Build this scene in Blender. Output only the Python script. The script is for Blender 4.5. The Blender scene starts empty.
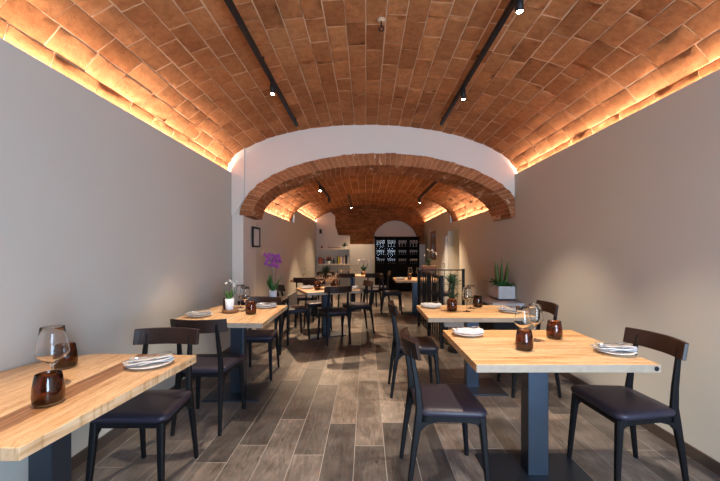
import bpy, math, random
import numpy as np
from mathutils import Vector, Matrix
PI = math.pi
S = bpy.context.scene
COL = S.collection
random.seed(7)
rng = np.random.default_rng(11)

# ------------------------------------------------------------------ materials
def nt(name):
    m = bpy.data.materials.new(name); m.use_nodes = True
    n = m.node_tree; b = n.nodes['Principled BSDF']
    return m, n, b
def mat(name, col, rough=.5, metal=0, spec=.5, bump=0, bscale=80, var=0, vscale=6, sheen=0, coat=0):
    m, n, b = nt(name)
    b.inputs['Base Color'].default_value = (*col, 1)
    b.inputs['Roughness'].default_value = rough
    b.inputs['Metallic'].default_value = metal
    b.inputs['Specular IOR Level'].default_value = spec
    b.inputs['Coat Weight'].default_value = coat
    tc = n.nodes.new('ShaderNodeTexCoord')
    if var:
        nz = n.nodes.new('ShaderNodeTexNoise'); nz.inputs['Scale'].default_value = vscale; nz.inputs['Detail'].default_value = 4
        n.links.new(tc.outputs['Object'], nz.inputs['Vector'])
        mx = n.nodes.new('ShaderNodeMix'); mx.data_type = 'RGBA'
        mx.inputs[6].default_value = (*[c*(1-var) for c in col], 1)
        mx.inputs[7].default_value = (*[min(1, c*(1+var)) for c in col], 1)
        n.links.new(nz.outputs['Fac'], mx.inputs[0]); n.links.new(mx.outputs[2], b.inputs['Base Color'])
    if bump:
        nz = n.nodes.new('ShaderNodeTexNoise'); nz.inputs['Scale'].default_value = bscale; nz.inputs['Detail'].default_value = 3
        n.links.new(tc.outputs['Object'], nz.inputs['Vector'])
        bp = n.nodes.new('ShaderNodeBump'); bp.inputs['Strength'].default_value = bump; bp.inputs['Distance'].default_value = .004
        n.links.new(nz.outputs['Fac'], bp.inputs['Height']); n.links.new(bp.outputs[0], b.inputs['Normal'])
    return m
def glassmat(name, col, rough=0, ior=1.45):
    m, n, b = nt(name)
    b.inputs['Base Color'].default_value = (*col, 1)
    b.inputs['Roughness'].default_value = rough
    b.inputs['IOR'].default_value = ior
    b.inputs['Transmission Weight'].default_value = 1
    return m
def emis(name, col, s):
    m, n, b = nt(name)
    b.inputs['Base Color'].default_value = (0, 0, 0, 1)
    b.inputs['Emission Color'].default_value = (*col, 1); b.inputs['Emission Strength'].default_value = s
    return m
def N(n, t, **k):
    x = n.nodes.new(t)
    for a, v in k.items(): setattr(x, a, v)
    return x
def math_(n, op, a, b=None, c=None):
    x = N(n, 'ShaderNodeMath', operation=op)
    for i, v in enumerate((a, b, c)):
        if v is None: continue
        if isinstance(v, (int, float)): x.inputs[i].default_value = v
        else: n.links.new(v, x.inputs[i])
    return x.outputs[0]
def mixc(n, fac, a, b, blend='MIX'):
    x = N(n, 'ShaderNodeMix', data_type='RGBA', blend_type=blend)
    for i, v in ((0, fac), (6, a), (7, b)):
        if isinstance(v, (int, float)): x.inputs[i].default_value = v
        elif isinstance(v, tuple): x.inputs[i].default_value = (*v, 1)
        else: n.links.new(v, x.inputs[i])
    return x.outputs[2]
def ramp(n, fac, stops):
    r = N(n, 'ShaderNodeValToRGB'); e = r.color_ramp.elements
    e[0].position, e[0].color = stops[0][0], (*stops[0][1], 1)
    e[1].position, e[1].color = stops[1][0], (*stops[1][1], 1)
    for p, c in stops[2:]:
        q = e.new(p); q.color = (*c, 1)
    n.links.new(fac, r.inputs[0]); return r.outputs[0]

def oak(name, axis='X', width=.11, stripe=None, tones=None, seed=0.):
    """boards running along axis, width of a board, an optional darker stripe (lo, hi) across the boards"""
    m, n, b = nt(name)
    tc = N(n, 'ShaderNodeTexCoord'); sp = N(n, 'ShaderNodeSeparateXYZ'); n.links.new(tc.outputs['Object'], sp.inputs[0])
    L, W = (sp.outputs[0], sp.outputs[1]) if axis == 'X' else (sp.outputs[1], sp.outputs[0])
    row = math_(n, 'FLOOR', math_(n, 'DIVIDE', math_(n, 'ADD', W, 10.03 + seed), width))
    wn = N(n, 'ShaderNodeTexWhiteNoise', noise_dimensions='2D'); cv = N(n, 'ShaderNodeCombineXYZ')
    n.links.new(row, cv.inputs[0]); cv.inputs[1].default_value = seed
    n.links.new(cv.outputs[0], wn.inputs['Vector'])
    cg = N(n, 'ShaderNodeCombineXYZ')
    n.links.new(math_(n, 'ADD', math_(n, 'MULTIPLY', L, 2.2), math_(n, 'MULTIPLY', row, 3.7)), cg.inputs[0])
    n.links.new(math_(n, 'MULTIPLY', W, 34), cg.inputs[1]); n.links.new(math_(n, 'MULTIPLY', sp.outputs[2], 30), cg.inputs[2])
    g = N(n, 'ShaderNodeTexNoise'); g.inputs['Scale'].default_value = 1; g.inputs['Detail'].default_value = 5; g.inputs['Distortion'].default_value = .9
    n.links.new(cg.outputs[0], g.inputs['Vector'])
    cg2 = N(n, 'ShaderNodeCombineXYZ')
    n.links.new(math_(n, 'ADD', math_(n, 'MULTIPLY', L, 1.1), math_(n, 'MULTIPLY', row, 5.3)), cg2.inputs[0]); n.links.new(math_(n, 'MULTIPLY', W, 9), cg2.inputs[1])
    g2 = N(n, 'ShaderNodeTexNoise'); g2.inputs['Scale'].default_value = 1.6; g2.inputs['Detail'].default_value = 3; g2.inputs['Distortion'].default_value = 2.2
    n.links.new(cg2.outputs[0], g2.inputs['Vector'])
    rings = math_(n, 'FRACT', math_(n, 'MULTIPLY', g2.outputs['Fac'], 9.0))
    rr = ramp(n, rings, [(0, (.72, .60, .48)), (.25, (1, 1, 1)), (.8, (1, 1, 1)), (1, (.86, .78, .68))])
    t = tones or [(.2, (.56, .30, .13)), (.75, (.73, .50, .28)), (1, (.80, .62, .40))]
    base = ramp(n, g.outputs['Fac'], [(.33, t[0][1]), (.48, t[1][1]), (.65, t[2][1])])
    tint = ramp(n, wn.outputs['Value'], [(0, (.82, .68, .55)), (.4, (1, .96, .92)), (1, (1.03, 1.03, 1.03))])
    c = mixc(n, 1.0, mixc(n, 1.0, base, tint, 'MULTIPLY'), rr, 'MULTIPLY')
    if stripe:
        inside = math_(n, 'MULTIPLY', math_(n, 'GREATER_THAN', W, stripe[0]), math_(n, 'LESS_THAN', W, stripe[1]))
        dk = ramp(n, g.outputs['Fac'], [(.3, (.20, .085, .035)), (.7, (.46, .24, .11))])
        c = mixc(n, inside, c, mixc(n, 1.0, dk, rr, 'MULTIPLY'))
    n.links.new(c, b.inputs['Base Color'])
    b.inputs['Roughness'].default_value = .42
    bp = N(n, 'ShaderNodeBump'); bp.inputs['Strength'].default_value = .15; bp.inputs['Distance'].default_value = .002
    n.links.new(g.outputs['Fac'], bp.inputs['Height']); n.links.new(bp.outputs[0], b.inputs['Normal'])
    return m

def floor_mat():
    m, n, b = nt('grey_wood_tile')
    tc = N(n, 'ShaderNodeTexCoord'); sp = N(n, 'ShaderNodeSeparateXYZ'); n.links.new(tc.outputs['Object'], sp.inputs[0])
    u = math_(n, 'DIVIDE', math_(n, 'ADD', sp.outputs[0], 20.076), .2)
    row = math_(n, 'FLOOR', u); fu = math_(n, 'FRACT', u)
    wn = N(n, 'ShaderNodeTexWhiteNoise', noise_dimensions='1D'); n.links.new(row, wn.inputs['W'])
    v = math_(n, 'ADD', math_(n, 'DIVIDE', math_(n, 'ADD', sp.outputs[1], 20.0), 1.2), wn.outputs['Value'])
    pl = math_(n, 'FLOOR', v); fv = math_(n, 'FRACT', v)
    c2 = N(n, 'ShaderNodeCombineXYZ'); n.links.new(row, c2.inputs[0]); n.links.new(pl, c2.inputs[1])
    w2 = N(n, 'ShaderNodeTexWhiteNoise', noise_dimensions='2D'); n.links.new(c2.outputs[0], w2.inputs['Vector'])
    tone = ramp(n, w2.outputs['Value'], [(0, (.070, .064, .064)), (.35, (.112, .101, .097)), (.7, (.155, .138, .130)), (.88, (.20, .165, .14)), (1, (.27, .235, .21))])
    # grain along the plank
    cg = N(n, 'ShaderNodeCombineXYZ')
    n.links.new(math_(n, 'ADD', math_(n, 'MULTIPLY', sp.outputs[0], 17), math_(n, 'MULTIPLY', w2.outputs['Value'], 90)), cg.inputs[0])
    n.links.new(math_(n, 'MULTIPLY', sp.outputs[1], 3.0), cg.inputs[1])
    g = N(n, 'ShaderNodeTexNoise'); g.inputs['Scale'].default_value = 1; g.inputs['Detail'].default_value = 7; g.inputs['Roughness'].default_value = .7; g.inputs['Distortion'].default_value = 2.6
    n.links.new(cg.outputs[0], g.inputs['Vector'])
    k = N(n, 'ShaderNodeTexNoise'); k.inputs['Scale'].default_value = 5; k.inputs['Detail'].default_value = 4
    n.links.new(tc.outputs['Object'], k.inputs['Vector'])
    gr = ramp(n, g.outputs['Fac'], [(.30, (.30, .29, .28)), (.42, (.80, .79, .78)), (.55, (1.05, 1.05, 1.05)), (.72, (1.5, 1.48, 1.44))])
    kr = ramp(n, k.outputs['Fac'], [(.3, (.62, .61, .61)), (.7, (1.3, 1.3, 1.3))])
    c = mixc(n, 1.0, mixc(n, 1.0, tone, gr, 'MULTIPLY'), kr, 'MULTIPLY')
    gu = math_(n, 'LESS_THAN', math_(n, 'MINIMUM', fu, math_(n, 'SUBTRACT', 1.0, fu)), .0110)
    gv = math_(n, 'LESS_THAN', math_(n, 'MINIMUM', fv, math_(n, 'SUBTRACT', 1.0, fv)), .0022)
    gg = math_(n, 'MAXIMUM', gu, gv)
    c = mixc(n, gg, c, (.30, .285, .275))
    n.links.new(c, b.inputs['Base Color'])
    b.inputs['Specular IOR Level'].default_value = .45
    n.links.new(math_(n, 'ADD', .34, math_(n, 'MULTIPLY', g.outputs['Fac'], .2)), b.inputs['Roughness'])
    bp = N(n, 'ShaderNodeBump'); bp.inputs['Strength'].default_value = .25; bp.inputs['Distance'].default_value = .003
    n.links.new(math_(n, 'SUBTRACT', g.outputs['Fac'], gg), bp.inputs['Height']); n.links.new(bp.outputs[0], b.inputs['Normal'])
    return m

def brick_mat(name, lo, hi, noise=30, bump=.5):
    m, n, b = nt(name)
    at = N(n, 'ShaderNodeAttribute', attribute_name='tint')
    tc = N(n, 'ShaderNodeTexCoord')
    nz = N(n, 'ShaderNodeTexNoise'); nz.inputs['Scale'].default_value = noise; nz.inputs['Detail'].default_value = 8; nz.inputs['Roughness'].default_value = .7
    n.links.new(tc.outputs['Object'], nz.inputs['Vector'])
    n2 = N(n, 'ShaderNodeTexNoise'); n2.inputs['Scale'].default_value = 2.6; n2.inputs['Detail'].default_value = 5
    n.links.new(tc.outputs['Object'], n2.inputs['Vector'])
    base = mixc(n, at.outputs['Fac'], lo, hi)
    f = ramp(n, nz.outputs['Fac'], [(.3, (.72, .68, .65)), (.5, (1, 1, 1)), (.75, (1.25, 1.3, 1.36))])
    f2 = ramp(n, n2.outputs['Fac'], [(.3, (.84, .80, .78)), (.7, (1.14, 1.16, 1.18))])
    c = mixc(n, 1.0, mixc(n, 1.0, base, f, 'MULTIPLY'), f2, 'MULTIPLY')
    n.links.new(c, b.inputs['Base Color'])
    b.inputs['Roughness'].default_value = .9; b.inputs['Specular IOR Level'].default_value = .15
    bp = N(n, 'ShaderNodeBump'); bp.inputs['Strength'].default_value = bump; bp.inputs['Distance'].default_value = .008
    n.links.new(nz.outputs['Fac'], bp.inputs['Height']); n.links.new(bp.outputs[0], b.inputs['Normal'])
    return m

M = dict(
    plaster=mat('warm_white_plaster', (.60, .585, .525), .85, spec=.2, bump=.12, bscale=25, var=.03, vscale=1.5),
    white=mat('white_plaster', (.76, .70, .62), .85, spec=.2, bump=.1, bscale=30),
    brick=brick_mat('terracotta', (.30, .110, .038), (.48, .20, .078), noise=20, bump=.9),
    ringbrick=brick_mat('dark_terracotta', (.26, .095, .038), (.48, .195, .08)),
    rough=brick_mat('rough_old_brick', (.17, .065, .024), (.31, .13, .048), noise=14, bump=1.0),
    mortar=mat('mortar', (.62, .39, .24), .95, spec=.1, bump=.4, bscale=60),
    floor=floor_mat(),
    base=mat('baseboard_wood', (.075, .055, .045), .5, var=.3, vscale=9),
    black=mat('black_stained_wood', (.006, .0058, .007), .5, spec=.22, var=.25, vscale=14),
    brownwood=mat('espresso_rail_wood', (.030, .013, .009), .42, spec=.35, var=.35, vscale=14),
    seat=mat('plum_black_leather', (.026, .022, .037), .45, spec=.45, bump=.15, bscale=160),
    steel=mat('blued_black_steel', (.055, .070, .095), .38, metal=.75, var=.25, vscale=4),
    blackmetal=mat('black_metal', (.008, .008, .010), .5, spec=.3),
    chrome=mat('steel_cutlery', (.75, .75, .77), .18, metal=1),
    china=mat('white_china', (.86, .86, .87), .15, spec=.6),
    linen=mat('white_linen', (.80, .79, .79), .9, spec=.1, bump=.5, bscale=300),
    pot=mat('white_ceramic', (.82, .84, .88), .3),
    potgrey=mat('pale_marble_planter', (.62, .60, .59), .5, var=.12, vscale=18),
    stone=mat('grey_stone_top', (.46, .45, .46), .45, var=.15, vscale=8),
    leaf=mat('green_leaf', (.045, .16, .03), .45, var=.3, vscale=20),
    leafdark=mat('dark_green_leaf', (.018, .06, .022), .5, var=.4, vscale=20),
    leafgrey=mat('grey_green_leaf', (.13, .20, .05), .55, var=.4, vscale=30),
    leafyellow=mat('yellow_edged_leaf', (.36, .40, .07), .5),
    stem=mat('brown_stem', (.13, .10, .05), .6),
    magenta=mat('magenta_petal', (.44, .09, .40), .5, var=.35, vscale=60),
    petalwhite=mat('white_petal', (.82, .80, .74), .5),
    bark=mat('bark_slice', (.20, .095, .045), .8, var=.4, vscale=50, bump=.5),
    glass=glassmat('clear_glass', (.98, .99, 1), ior=1.32),
    amber=glassmat('brown_tinted_glass', (.33, .165, .08), ior=1.5),
    doorglass=glassmat('cabinet_glass', (.9, .93, .95), ior=1.1),
    walnut=mat('brown_wood', (.26, .125, .055), .5, var=.3, vscale=12),
    shelfwhite=mat('cream_shelf_board', (.72, .62, .52), .6),
    greywood=mat('grey_wood', (.17, .155, .15), .6, var=.35, vscale=10),
    paper=mat('paper_print', (.62, .60, .58), .8, var=.3, vscale=30),
    door=mat('painted_door', (.62, .66, .68), .5),
    doorgreen=mat('olive_painted_door', (.42, .40, .24), .6),
    mirror=mat('mirror_glass', (.55, .58, .62), .06, metal=1),
    lens=emis('lamp_lens', (1, .80, .55), 60),
    soil=mat('soil', (.03, .022, .016), .95),
    cabinet=mat('matt_black_cabinet', (.007, .007, .008), .85, spec=.12),
    wine=mat('dark_bottle', (.012, .014, .012), .2),
)
def napkin_mat():
    m, n, b = nt('striped_linen')
    tc = N(n, 'ShaderNodeTexCoord'); sp = N(n, 'ShaderNodeSeparateXYZ'); n.links.new(tc.outputs['Object'], sp.inputs[0])
    f = math_(n, 'FRACT', math_(n, 'MULTIPLY', sp.outputs[1], 34.0))
    s = math_(n, 'LESS_THAN', f, .22)
    n.links.new(mixc(n, s, (.60, .58, .57), (.20, .19, .20)), b.inputs['Base Color'])
    b.inputs['Roughness'].default_value = .9; b.inputs['Specular IOR Level'].default_value = .1
    return m
M['stripe'] = napkin_mat()
M['oak_front'] = oak('oak_boards_across', 'X', .125, seed=.3)
M['oak_mid'] = oak('oak_boards_across_second', 'X', .14, seed=1.7)
M['oak_stripe'] = oak('oak_boards_with_walnut_stripe', 'Y', .12, stripe=(.065, .172), seed=.9,
                      tones=[(0, (.56, .33, .16)), (0, (.70, .47, .27)), (0, (.77, .56, .35))])
M['oak_left'] = oak('oak_boards_left', 'Y', .16, seed=2.1)
M['oak_far'] = oak('oak_boards_far', 'X', .13, seed=3.3)
M['oak_edge'] = mat('whitewashed_edge_band', (.38, .30, .22), .5, var=.22, vscale=22)

# ------------------------------------------------------------------ mesh helpers
class MB:
    def __init__(s): s.v = []; s.f = []; s.mi = []; s.sm = []
    def add(s, vs, fs, mi=0, smooth=False, mtx=None):
        o = len(s.v)
        for v in vs:
            v = Vector(v)
            if mtx is not None: v = mtx @ v
            s.v.append(tuple(v))
        for f in fs: s.f.append(tuple(i+o for i in f)); s.mi.append(mi); s.sm.append(smooth)
        return s
    def box(s, a, b, mi=0, mtx=None):
        x0, y0, z0 = a; x1, y1, z1 = b
        vs = [(x0,y0,z0),(x1,y0,z0),(x1,y1,z0),(x0,y1,z0),(x0,y0,z1),(x1,y0,z1),(x1,y1,z1),(x0,y1,z1)]
        return s.add(vs, [(0,3,2,1),(4,5,6,7),(0,1,5,4),(1,2,6,5),(2,3,7,6),(3,0,4,7)], mi, False, mtx)
    def loft(s, rings, mi=0, smooth=True, cap=True, mtx=None, closed=False):
        k = len(rings[0]); vs = [p for r in rings for p in r]; fs = []
        for i in range(len(rings)-1):
            for j in range(k):
                a = i*k+j; b = i*k+(j+1) % k
                fs.append((a, b, b+k, a+k))
        if cap:
            fs.append(tuple(range(k-1, -1, -1))); o = (len(rings)-1)*k; fs.append(tuple(o+i for i in range(k)))
        return s.add(vs, fs, mi, smooth, mtx)
    def tube(s, pts, r, n=8, mi=0, cap=True, mtx=None, smooth=True):
        pts = [Vector(p) for p in pts]; rs = r if isinstance(r, (list, tuple)) else [r]*len(pts); rings = []
        for i, p in enumerate(pts):
            t = (pts[min(i+1, len(pts)-1)] - pts[max(i-1, 0)]).normalized()
            a = Vector((0, 0, 1)) if abs(t.z) < .9 else Vector((1, 0, 0))
            u = t.cross(a).normalized(); w = t.cross(u)
            rings.append([tuple(p + (u*math.cos(2*PI*j/n) + w*math.sin(2*PI*j/n))*rs[i]) for j in range(n)])
        return s.loft(rings, mi, smooth, cap, mtx)
    def lathe(s, prof, n=20, mi=0, c=(0, 0, 0), cap=False, smooth=True, mtx=None):
        rings = [[(c[0]+r*math.cos(2*PI*j/n), c[1]+r*math.sin(2*PI*j/n), c[2]+z) for j in range(n)] for r, z in prof]
        return s.loft(rings, mi, smooth, cap, mtx)
    def prism(s, poly, z0, z1, mi=0, mtx=None, bev=0):
        k = len(poly)
        if bev:
            cx = sum(p[0] for p in poly)/k; cy = sum(p[1] for p in poly)/k
            def ins(d): return [(p[0]-d*math.copysign(1, p[0]-cx), p[1]-d*math.copysign(1, p[1]-cy)) for p in poly]
            rings = [[(*p, z0) for p in ins(bev)], [(*p, z0+bev) for p in poly], [(*p, z1-bev) for p in poly], [(*p, z1) for p in ins(bev)]]
            return s.loft(rings, mi, False, True, mtx)
        return s.loft([[(*p, z0) for p in poly], [(*p, z1) for p in poly]], mi, False, True, mtx)
    def build(s, name, mats, parent=None, loc=None, kind=None):
        me = bpy.data.meshes.new(name); me.from_pydata(s.v, [], s.f)
        for m in (mats if isinstance(mats, (list, tuple)) else [mats]): me.materials.append(m)
        me.polygons.foreach_set('material_index', s.mi); me.polygons.foreach_set('use_smooth', s.sm)
        me.update()
        o = bpy.data.objects.new(name, me); COL.objects.link(o)
        if parent: o.parent = parent
        if loc: o.location = loc
        if kind: o['kind'] = kind
        return o
def recalc(o):
    import bmesh
    b = bmesh.new(); b.from_mesh(o.data); bmesh.ops.recalc_face_normals(b, faces=b.faces); b.to_mesh(o.data); b.free()
    return o
def tag(o, label, cat, group=None, kind=None):
    o['label'] = label; o['category'] = cat
    if group: o['group'] = group
    if kind: o['kind'] = kind
    return o
def thing(name, label, cat, loc=(0, 0, 0), rz=0, group=None):
    o = bpy.data.objects.new(name, None); COL.objects.link(o); o.empty_display_size = .1
    o.location = loc; o.rotation_euler = (0, 0, rz)
    return tag(o, label, cat, group)
def dup(root, loc, rz=0, label=None, group=None, scale=None):
    def cp(o, parent):
        c = o.copy(); COL.objects.link(c); c.parent = parent
        for ch in list(o.children): cp(ch, c)
        return c
    r = cp(root, None); r.location = loc; r.rotation_euler = (0, 0, rz)
    if scale: r.scale = (scale,)*3
    if label: r['label'] = label
    if group: r['group'] = group
    return r
class Proto:
    """first use moves the source object itself, later uses copy it"""
    def __init__(s, root): s.root = root; s.used = False
    def put(s, loc, rz=0, label=None, group=None, scale=None):
        if not s.used:
            s.used = True; r = s.root; r.location = loc; r.rotation_euler = (0, 0, rz)
            if scale: r.scale = (scale,)*3
            if label: r['label'] = label
            if group: r['group'] = group
            return r
        return dup(s.root, loc, rz, label, group, scale)
def bevel(o, w=.004, seg=2):
    m = o.modifiers.new('bevel', 'BEVEL'); m.width = w; m.segments = seg; m.limit_method = 'ANGLE'; m.angle_limit = .6
    return o

# ------------------------------------------------------------------ room dimensions
XL, XR = -1.79, 2.10          # inner faces of the side walls
CX = .15
Y0, YA, YB, YC, YE = -1.7, 4.80, 5.40, 8.75, 12.6
ZT, ZTR, ZM = 2.375, 2.412, 2.03            # tops of the false walls (light coves above)

SKEW = math.radians(4.3)
def skew(o):
    'the cross wall stands slightly askew to the side walls'
    T = Matrix.Translation((CX, 4.85, 0)); o.data.transform(T @ Matrix.Rotation(SKEW, 4, 'Z') @ T.inverted()); return o
# ------------------------------------------------------------------ brick surfaces
def brick_field(name, P, u_edges, v_range, bv, mats, th=.006, seed=1, nu=4, nv=6, rough=.003, vary=.006, gap=.005, tilt=.004, mask=None, mort_in=.004, drop=.06):
    """P(u,v arrays)->pos(n,3), normal(n,3). rows between u_edges, bricks of length bv along v."""
    r = np.random.default_rng(seed)
    V = []; F = []; MI = []; T = []
    tu = np.array([0, 0.0]+list(np.linspace(0, 1, nu))+[1.0, 1.0]); tv = np.array([0, 0.0]+list(np.linspace(0, 1, nv))+[1.0, 1.0])
    NU, NV = len(tu), len(tv)
    idx = np.arange(NU*NV).reshape(NU, NV)
    quads = np.stack([idx[:-1, :-1], idx[1:, :-1], idx[1:, 1:], idx[:-1, 1:]], -1).reshape(-1, 4)
    cnt = 0
    for i in range(len(u_edges)-1):
        ua, ub = u_edges[i], u_edges[i+1]
        v = v_range[0] - (bv*.5 if i % 2 else 0) - r.uniform(0, .35)*bv
        while v < v_range[1]:
            L = bv*r.uniform(.8, 1.2)
            if r.random() < drop: L *= .55
            va, vb = max(v, v_range[0]), min(v+L, v_range[1]); v += L
            if vb-va < .04: continue
            if mask is not None and not mask((ua+ub)/2, (va+vb)/2): continue
            g = gap*r.uniform(.6, 1.5)
            # ring 0: deep at brick limit; ring 1: inset edge; inner grid
            uu = ua + g + tu*(ub-ua-2*g); vv = va + g + tv*(vb-va-2*g)
            uu[1] += .0; h = np.full((NU, NV), 0.0)
            base = r.uniform(-vary, vary); tl = r.uniform(-tilt, tilt, 2)
            U, W = np.meshgrid(np.clip(tu, 0, 1), np.clip(tv, 0, 1), indexing='ij')
            h = th + base + tl[0]*(U-.5)*2 + tl[1]*(W-.5)*2 + r.normal(0, rough, (NU, NV))
            edge = np.zeros((NU, NV), bool); edge[[1, 2, -2, -3], :] = True; edge[:, [1, 2, -2, -3]] = True
            h[edge] -= .0025
            h = np.maximum(h, .001)
            h[[0, -1], :] = -mort_in; h[:, [0, -1]] = -mort_in
            UU, WW = np.meshgrid(uu, vv, indexing='ij')
            jit = r.normal(0, .0012, (NU, NV, 2)); jit[[0, -1], :] = 0; jit[:, [0, -1]] = 0
            # collapse duplicated rows with a small inset for a bevel
            ins = .0025
            UU[1:3, :] += 0; UU[2, :] += ins; UU[-3, :] -= ins; WW[:, 2] += ins; WW[:, -3] -= ins
            pos, nor = P((UU+jit[..., 0]).ravel(), (WW+jit[..., 1]).ravel())
            pos = pos + nor*h.ravel()[:, None]
            V.append(pos); F.append(quads+cnt); cnt += NU*NV
            T.append(np.full(NU*NV, r.beta(2, 2))); MI.append(np.zeros(len(quads), int))
    # mortar sheet
    nvv = max(2, int((v_range[1]-v_range[0])/.3)+1)
    ue = np.array(u_edges); vs = np.linspace(v_range[0], v_range[1], nvv)
    UU, WW = np.meshgrid(ue, vs, indexing='ij'); pos, nor = P(UU.ravel(), WW.ravel())
    if mask is None:
        idx = np.arange(len(ue)*nvv).reshape(len(ue), nvv)
        q = np.stack([idx[:-1, :-1], idx[1:, :-1], idx[1:, 1:], idx[:-1, 1:]], -1).reshape(-1, 4)
        V.append(pos); F.append(q+cnt); MI.append(np.ones(len(q), int)); T.append(np.zeros(len(pos)))
    V = np.concatenate(V); F = np.concatenate(F); MI = np.concatenate(MI); T = np.concatenate(T)
    me = bpy.data.meshes.new(name)
    me.vertices.add(len(V)); me.vertices.foreach_set('co', V.astype(np.float32).ravel())
    me.loops.add(F.size); me.loops.foreach_set('vertex_index', F.astype(np.int32).ravel())
    me.polygons.add(len(F)); me.polygons.foreach_set('loop_start', (np.arange(len(F))*4).astype(np.int32))
    me.polygons.foreach_set('material_index', MI.astype(np.int32))
    for m in mats: me.materials.append(m)
    me.update(calc_edges=True)
    a = me.attributes.new('tint', 'FLOAT', 'POINT'); a.data.foreach_set('value', T.astype(np.float32))
    me.validate()
    o = bpy.data.objects.new(name, me); COL.objects.link(o); return o

def arc_profile(a, b, n, z0, cx=CX, lo=0., hi=PI, N_=1500):
    """superellipse profile from left springing over the crown to the right springing, arc length table"""
    t = np.linspace(lo, hi, N_)
    c, s_ = np.cos(t), np.sin(t)
    x = cx - a*np.sign(c)*np.abs(c)**(2/n); z = z0 + b*np.abs(s_)**(2/n)
    s = np.concatenate([[0], np.cumsum(np.hypot(np.diff(x), np.diff(z)))])
    return x, z, s
def vault(name, a, b, n, z0, y0, y1, rows, seed, bv=.30, mats=None, **k):
    x, z, s = arc_profile(a, b, n, z0)
    ue = np.linspace(0, s[-1], rows+1)
    ex = np.interp(ue, s, x); ez = np.interp(ue, s, z)
    def P(u, v):
        i = np.clip((u/s[-1]*rows).astype(int), 0, rows-1); t = u/s[-1]*rows - i
        px = ex[i]+(ex[i+1]-ex[i])*t; pz = ez[i]+(ez[i+1]-ez[i])*t
        dx = ex[i+1]-ex[i]; dz = ez[i+1]-ez[i]; l = np.hypot(dx, dz)
        nx, nz = dz/l, -dx/l                     # points inwards / down
        return np.stack([px, v, pz], -1), np.stack([nx, 0*nx, nz], -1)
    return brick_field(name, P, ue, (y0, y1), bv, mats or (M['brick'], M['mortar']), seed=seed, **k)
ceiling = vault('ceiling', 2.02, .715, 2.0, 2.35, Y0, YA+.3, 30, 3, th=.006, vary=.003, tilt=.0025, gap=.0048, mort_in=.0005, rough=.0009); ceiling['kind'] = 'structure'
ceil2 = vault('ceiling', 2.02, .79, 2.4, 1.98, YB-.2, YC, 30, 4, th=.006, vary=.003, nu=3, nv=4, tilt=.003, gap=.006, mort_in=.0005, rough=.001); ceil2['kind'] = 'structure'
ceil3 = vault('ceiling', 2.02, .64, 2.0, 2.36, YC, YE+.15, 30, 5, th=.006, vary=.003, nu=3, nv=3, gap=.006, mort_in=.0005, rough=.001); ceil3['kind'] = 'structure'

# ------------------------------------------------------------------ floor and walls
MB().box((XL-.3, Y0-.2, -.1), (XR+.8, YE+.5, 0)).build('floor', M['floor'], kind='structure')
def wall_seg(mb, side, y0, y1, zt, z0=0):
    x = XL if side < 0 else XR
    t = .022
    xa, xb = (x-t, x) if side < 0 else (x, x+t)
    mb.box((xa, y0, z0), (xb, y1, zt))
    xo = (CX-2.02-.03) if side < 0 else (CX+2.02+.03)
    # bottom of the cove and the outer wall behind it
    if side < 0: mb.box((xo, y0, zt-.16), (xa+.001, y1, zt-.14))
    else: mb.box((xb-.001, y0, zt-.16), (xo, y1, zt-.14))
    mb.box((xo-.02, y0, zt-.16), (xo+.02, y1, zt+.06))
wl = MB()
wall_seg(wl, -1, Y0, YA, ZT); wall_seg(wl, -1, YB-.0, YC, ZM); wall_seg(wl, -1, YC, YE+.2, ZT)
wl.box((XL-.03, YA, 0), (XL, YB, 2.4))
wl.build('wall_left', M['plaster'], kind='structure')
wr = MB()
wall_seg(wr, 1, Y0, YA+.2, ZTR)
wr.box((XR, YA+.2, 0), (XR+.03, YB, 2.42))
RY0, RY1, RZ = 7.86, 8.98, 1.85
wall_seg(wr, 1, YB, RY0, ZM); wall_seg(wr, 1, RY0, YC, ZM, RZ); wall_seg(wr, 1, YC, RY1, ZT, RZ); wall_seg(wr, 1, RY1, YE+.2, ZT)
wr.box((XR+.02, RY0-.03, 0), (XR+.56, RY0, RZ+.03)); wr.box((XR+.02, RY1, 0), (XR+.56, RY1+.03, RZ+.03))
wr.box((XR+.54, RY0-.03, 0), (XR+.57, RY1+.03, RZ+.03)); wr.box((XR+.02, RY0-.03, RZ), (XR+.57, RY1+.03, RZ+.03))
wr.build('wall_right', M['plaster'], kind='structure')
# wall behind the camera with the street window
WX0, WX1, WZ0, WZ1 = .7, 2.0, .25, 2.15
wf = MB()
wf.box((XL-.1, Y0-.12, 0), (WX0, Y0, 3.2)); wf.box((WX1, Y0-.12, 0), (XR+.1, Y0, 3.2))
wf.box((WX0, Y0-.12, 0), (WX1, Y0, WZ0)); wf.box((WX0, Y0-.12, WZ1), (WX1, Y0, 3.2))
wf.build('wall_front', M['plaster'], kind='structure')
# cross wall with the brick arch
def hole_wall(name, xo0, xo1, zb, zt, prof, y0, y1, m, kind='structure'):
    """slab between y0 and y1 with everything under the profile cut away"""
    x, z = prof; mb = MB(); k = len(x)
    for yy, fl in ((y0, 0), (y1, 1)):
        vs = []; fs = []
        for i in range(k): vs += [(x[i], yy, z[i]), (x[i], yy, zt)]
        for i in range(k-1):
            q = (2*i, 2*i+2, 2*i+3, 2*i+1); fs.append(q if fl else q[::-1])
        mb.add(vs, fs)
    vs = []; fs = []
    for i in range(k): vs += [(x[i], y0, z[i]), (x[i], y1, z[i])]
    for i in range(k-1): fs.append((2*i, 2*i+1, 2*i+3, 2*i+2))
    mb.add(vs, fs)
    mb.box((xo0, y0, zb), (x[0], y1, zt)); mb.box((x[-1], y0, zb), (xo1, y1, zt))
    return mb
AX, AZ = .26, 1.805
px, pz, ps = arc_profile(1.915, .84, 2, AZ, cx=AX, N_=60)
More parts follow.
